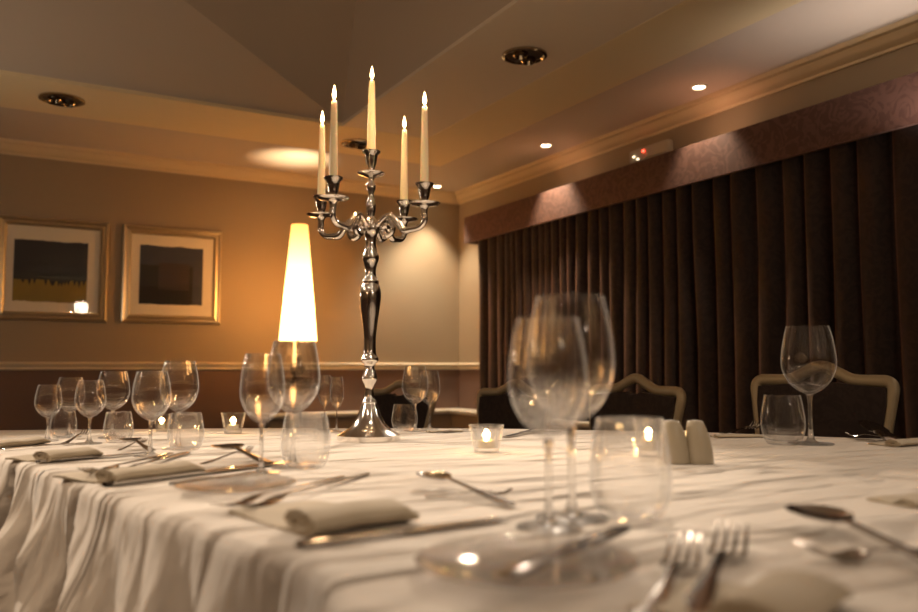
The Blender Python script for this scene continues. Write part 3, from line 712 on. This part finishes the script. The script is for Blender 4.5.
def cutlery(kind, pa, pb, label, group=None, lift=0.0, tilt=0, wide=1, z=TZ):
    """pa handle end, pb working end"""
    a, L_, ang = cut_frame(pa, pb); s_ = L_/.20*wide; th = .0024
    t = thing(kind, label, {'table_fork': 'fork', 'table_knife': 'knife', 'spoon': 'spoon', 'butter_knife': 'knife', 'dessert_fork': 'fork'}[kind], (a.x, a.y, z+.0018+lift), ang, group)
    t.rotation_euler = (0, -tilt, ang)
    hs = lambda x: x*L_
    if kind in ('table_knife', 'butter_knife'):
        link('handle', strip(B(), [(0, .004*s_, .002, 0), (hs(.02), .0085*s_, .003, 0), (hs(.2), .0075*s_, .003, 0), (hs(.40), .006*s_, .003, 0), (hs(.45), .0075*s_, .003, 0)], .005*s_), M['steel'], t)
        link('blade', strip(B(), [(hs(.45), .0075*s_, .003, 0), (hs(.5), .0105*s_, .002, 0), (hs(.8), .0105*s_, .002, 0), (hs(.95), .0075*s_, .002, 0), (hs(1), .0015*s_, .002, 0)], .0016), M['steel'], t)
    elif kind == 'spoon':
        link('handle', strip(B(), [(0, .005*s_, .001, 0), (hs(.03), .0085*s_, .001, 0), (hs(.2), .0065*s_, .002, 0), (hs(.45), .0035*s_, .005, 0), (hs(.66), .003*s_, .008, 0), (hs(.72), .004*s_, .006, .0)], .003*s_), M['steel'], t)
        link('spoon_bowl', strip(B(), [(hs(.69), .003*s_, .007, 0), (hs(.73), .012*s_, .0035, .003), (hs(.80), .0195*s_, .001, .006), (hs(.87), .021*s_, .0005, .0065), (hs(.94), .016*s_, .001, .005), (hs(.985), .007*s_, .003, .002), (hs(1), .001*s_, .004, 0)], .0018, 8), M['steel'], t)
    else:
        link('handle', strip(B(), [(0, .005*s_, .001, 0), (hs(.03), .0085*s_, .001, 0), (hs(.2), .0065*s_, .002, 0), (hs(.45), .0035*s_, .005, 0), (hs(.66), .003*s_, .008, 0), (hs(.72), .005*s_, .007, .0)], .003*s_), M['steel'], t)
        hd = B(); strip(hd, [(hs(.70), .004*s_, .0075, 0), (hs(.73), .010*s_, .006, .001), (hs(.77), .0125*s_, .004, .001), (hs(.79), .0125*s_, .003, .001)], .002)
        link('fork_head', hd, M['steel'], t)
        for j in range(4):
            y = (-1.5+j)*.0066*s_
            link('tine', tube(B(), [(hs(.785), y, .0035), (hs(.85), y, .003), (hs(.92), y*.98, .007*s_), (hs(1), y*.95, .016*s_)], [.0018*s_, .0017*s_, .0015*s_, .0008*s_], 6), M['steel'], t)
    return t
GC = 'cutlery on the ivory cloth'
# near-left setting
cutlery('table_knife', (296, 549), (508, 521), 'large knife lying in front of the near rolled napkin, tip towards the front glasses', GC, wide=.8)
cutlery('table_fork', (343, 478), (214, 515), 'blurred fork behind the near rolled napkin, left one of two', GC, wide=.42)
cutlery('table_fork', (368, 475), (236, 517), 'blurred fork behind the near rolled napkin, right one of two', GC, wide=.42)
cutlery('spoon', (512, 509), (422, 486), 'dessert spoon left of the front wine glasses, bowl raised', GC, lift=.002, tilt=R(3))
cutlery('dessert_fork', (425, 499), (512, 497), 'dessert fork lying beneath the dessert spoon left of the front glasses', GC)
# second setting
cutlery('table_knife', (104, 487), (292, 463), 'knife in front of the second napkin from the near corner', GC, wide=.8)
cutlery('table_fork', (171, 454.5), (84, 481), 'fork behind the second napkin, left one of the two', GC, wide=.6)
cutlery('table_fork', (187, 453.5), (98, 484), 'fork behind the second napkin, right one of the two', GC, wide=.6)
cutlery('spoon', (268, 466), (220, 459), 'dessert spoon left of the small wine glass by the lamp', GC, lift=.002, tilt=R(7), wide=2.0)
cutlery('dessert_fork', (201, 467), (252, 461), 'dessert fork beside the raised spoon left of the lamp glasses', GC, lift=.002, tilt=R(6), wide=1.4)
# third setting
cutlery('table_knife', (36, 464), (150, 454), 'knife in front of the third napkin along the left edge', GC, wide=.8)
cutlery('spoon', (152, 453), (126, 449), 'dessert spoon at the far left in front of the second tumbler', GC, lift=.002, tilt=R(7), wide=2.0)
cutlery('dessert_fork', (118, 453), (146, 449), 'dessert fork at the far left beside the small raised spoon', GC, lift=.002, tilt=R(7), wide=1.4)
cutlery('dessert_fork', (63, 446), (87, 441), 'small dessert fork at the far left under the third wine glass', GC, lift=.001, tilt=R(6), wide=1.5)
cutlery('table_knife', (3, 451), (60, 446), 'distant knife by the leftmost napkin', GC, wide=.9)
# front
cutlery('table_fork', (640, 634), (686, 560), 'blurred front fork, left one of the two beside the glass plate', GC, wide=1.2)
cutlery('table_fork', (690, 618), (733, 549), 'blurred front fork, right one of the two beside the glass plate', GC, wide=1.2)
cutlery('spoon', (1000, 598), (797, 525), 'dark blurred spoon at the front right, bowl towards the centre', GC, lift=.001, tilt=R(3), wide=1.05)
cutlery('dessert_fork', (1000, 552), (806, 566), 'dark blurred fork at the front right beneath the spoon', GC)
# right and far
cutlery('butter_knife', (897, 445), (864, 437), 'short bright knife blade raised at the right edge before the napkin', GC, lift=.001, tilt=R(10), wide=2.2)
cutlery('table_knife', (903, 444), (850, 440.5), 'knife lying at the right beside the bright raised blade', GC)
cutlery('table_fork', (905, 440), (846, 437.5), 'fork lying at the right behind the bright raised blade', GC)
cutlery('table_fork', (505, 438), (545, 431), 'far fork on the cloth beyond the lone tealight', GC)
cutlery('table_knife', (520, 434), (575, 432), 'far knife on the cloth beyond the front glasses', GC)
cutlery('table_fork', (722, 437), (758, 431), 'far fork between the shakers and the right tumbler', GC, lift=.006)
cutlery('table_knife', (437, 434), (468, 431), 'far knife beyond the candelabra, left of the lone tealight', GC)
cutlery('spoon', (345, 434), (318, 431), 'far spoon left of the candelabra foot', GC)

# ------------------------------------------------------------------ glass side plates
def plate(px, py, wpx, label, hk=1):
    p = at_z(px, py); d = depth(p); r = wpx/2*d/817
    prof = [(0, .004), (r*.55, .004), (r*.66, .005), (r*.98, .010), (r, .0115), (r*.985, .0125), (r*.65, .0080), (r*.54, .0055), (0, .0055)]
    o = link('side_plate', lathe(B(), [(0, .002), (r*.56, .002)] + prof[2:], 64), M['glassplate'], None, loc=(p.x, p.y, TZ)); tag(o, label, 'plate', 'clear glass side plates'); return p, r
plate(526, 572, 218, 'clear glass side plate at the front with a butter knife across it')
plate(236, 491, 118, 'clear glass side plate behind the near rolled napkin')
cutlery('butter_knife', (500, 603), (628, 543), 'butter knife resting across the front glass plate', GC, lift=.0125, wide=.95, tilt=0)
cutlery('butter_knife', (170, 497), (256, 483), 'butter knife on the glass plate behind the near napkin', GC, lift=.0125, wide=.9)

# ------------------------------------------------------------------ napkins: folded flat square with a rolled front edge
def napkin(pa, pb, roll_r, depth_len, label, kind='roll', side=1, z=TZ, group='folded linen napkins'):
    """pa-pb: the roll's axis (left to right); the flat tail spreads away from the viewer on side"""
    a = at_z(*pa); b = at_z(*pb); L_ = (b-a).xy.length; ang = math.atan2((b-a).y, (b-a).x)
    t = thing('napkin', label, 'napkin', (a.x, a.y, z), ang, group)
    bm = B(); nu, nv = 26, 22
    # cross-section: flat tail then layered squashed roll
    sec = []
    for j in range(9): sec.append((depth_len*(1-j/8), .0035+.0015*math.sin(j)))
    for j in range(1, 16):
        a_ = R(-60+j*22); sec.append((roll_r*1.5*math.cos(a_)*.9, roll_r*.56+roll_r*.56*math.sin(a_)*(1-.16*(abs(math.sin(2*a_))))))
    bot = [(roll_r*.4, .0008), (depth_len*.5, .0006), (depth_len, .0008)]
    full = sec+bot; rows = []
    for i in range(nu+1):
        x = L_*i/nu; e_ = 1 - .10*math.exp(-((i/nu)/.06)**2) - .35*math.exp(-((1-i/nu)/.07)**2)
        row = []
        for (y, zz) in full:
            w_ = .0022*noise.noise(Vector((x*22, y*22, len(label) % 7)))
            yy = y*side; sh = (y/depth_len)*.25*roll_r*3*math.sin(3*i/nu+1)
            row.append(bm.verts.new((x+sh*.3, yy*(.9+.1*e_), max(.0005, zz*e_+w_*(1 if zz > .002 else 0)))))
        rows.append(row)
    k_ = len(full)
    for A_, B_ in zip(rows[:-1], rows[1:]):
        for j in range(k_): bm.faces.new((A_[j], A_[(j+1) % k_], B_[(j+1) % k_], B_[j]))
    bm.faces.new(rows[0]); bm.faces.new(rows[-1][::-1])
    link('folded_cloth', bm, M['napkin'], t)
    # inner spiral edge showing at the roll's end
    sp = [(-.0008, side*roll_r*1.2*(1-q/14*.75)*math.cos(R(q*45)), roll_r*.62+roll_r*.5*(1-q/14*.75)*math.sin(R(q*45))) for q in range(14)]
    link('hem', tube(B(), sp, roll_r*.09, 6), M['napkin'], t)
    return t
napkin((300, 536), (402, 520), .024, .17, 'near rolled linen napkin by the table corner, in front of the forks')
napkin((106, 485), (194, 473), .020, .14, 'second linen napkin from the near corner, along the left edge')
napkin((42, 463), (94, 457), .019, .11, 'third linen napkin from the near corner, at the left')
napkin((-6, 449), (44, 443.5), .015, .09, 'leftmost linen napkin at the picture edge')
napkin((752, 640), (812, 600), .022, .09, 'blurred linen napkin at the bottom right beside the front forks')
napkin((893, 447), (945, 443), .014, .06, 'linen napkin at the right edge beside the bright raised blade')
napkin((716, 438), (764, 437.5), .008, .04, 'far linen napkin between the shakers and the right tumbler')
napkin((430, 433), (462, 432), .006, .04, 'far linen napkin right of the distant wine glasses')
napkin((908, 508), (965, 502), .010, .06, 'linen napkin at the right edge, nearer than the bright raised blade')

# ------------------------------------------------------------------ lights
def C(cx, cy, z): p = HR*cx+HF*cy; return (p.x, p.y, z)
W = (1, .82, .64)
for x, y, tx, ty, pw, sz, rr in ((-2.3, 2.9, -.35, 1.55, 265, 29, .03), (.5, 4.0, -.05, 1.6, 215, 26, .03), (2.5, 2.3, 1.0, 1.5, 58, 46, .03),
                             (-2.4, .9, -1.0, 1.4, 85, 46, .03), (.2, 1.2, .2, 1.5, 16, 70, .03), (.9, -.4, .6, .7, 3, 80, .03), (-.9, -.5, -.3, .8, 5, 60, .03)):
    spot(C(x, y, 2.34), C(tx, ty, .75), pw, sz, .7, (1, .74, .50) if x < -2.35 else W, rr)  # added spots without fittings, set oblique to bring out the cloth creases
for x, y, p_, cl in ((-2.5, 3.1, 11, W), (-1.9, -1.6, 13, (1, .60, .32)), (1.9, -1.2, 17, W)):
    point(C(x, y, 1.35 if y > 0 else 1.85), p_, cl, .10)  # added fill lamps without bodies, lift ceiling, walls and glass
for x, y in ((-1.5, -.9), (-.5, -1.7), (.6, -1.5), (1.6, -.6), (1.9, .9), (-1.9, .3), (-.6, .3), (.7, .5)):
    spot(C(x, y, 2.34), C(x*.8, y+.25, 0), 4, 130, .5, W, .018)  # small unseen spots added for sparkle on the glassware
up = at_z(860, 12, ZA); spot((up.x, up.y-.3, 1.75), (up.x, up.y, ZA), 14, 95, 1, (1, .85, .75), .05)  # added unseen uplight for the pale glow on the right soffit
# lamp: light out of the top and bottom of the shade and a glow on the wall
point((lb.x, lb.y, zt+hb+.30), 24, (1, .62, .28), .03)
l = spot((lb.x, lb.y, zt+ht+.01), (lb.x, lb.y+.2, zt+ht+1), 22, 74, 1, (1, .72, .42), .03)
# wall washer on the far wall beside the candelabra
pw = at_y(398, 250, YB); spot((pw.x, YB-.42, ZA-.03), (pw.x, YB-.05, .9), 30, 72, .9, (1, .92, .72), .03)
w = bpy.data.worlds.new('world'); bpy.context.scene.world = w; w.use_nodes = True; w.node_tree.nodes['Background'].inputs[0].default_value = (.05, .03, .02, 1); w.node_tree.nodes['Background'].inputs[1].default_value = .5
sc = bpy.context.scene
sc.view_settings.view_transform = 'Standard'; sc.view_settings.look = 'None'; sc.view_settings.gamma = 1; sc.view_settings.exposure = 0.14
sc.cycles.max_bounces = 14; sc.cycles.transmission_bounces = 14; sc.cycles.transparent_max_bounces = 16; sc.cycles.glossy_bounces = 6; sc.cycles.diffuse_bounces = 4
sc.cycles.sample_clamp_indirect = 14; sc.cycles.use_denoising = True
try: sc.cycles.denoiser = 'OPENIMAGEDENOISE'
except Exception: pass
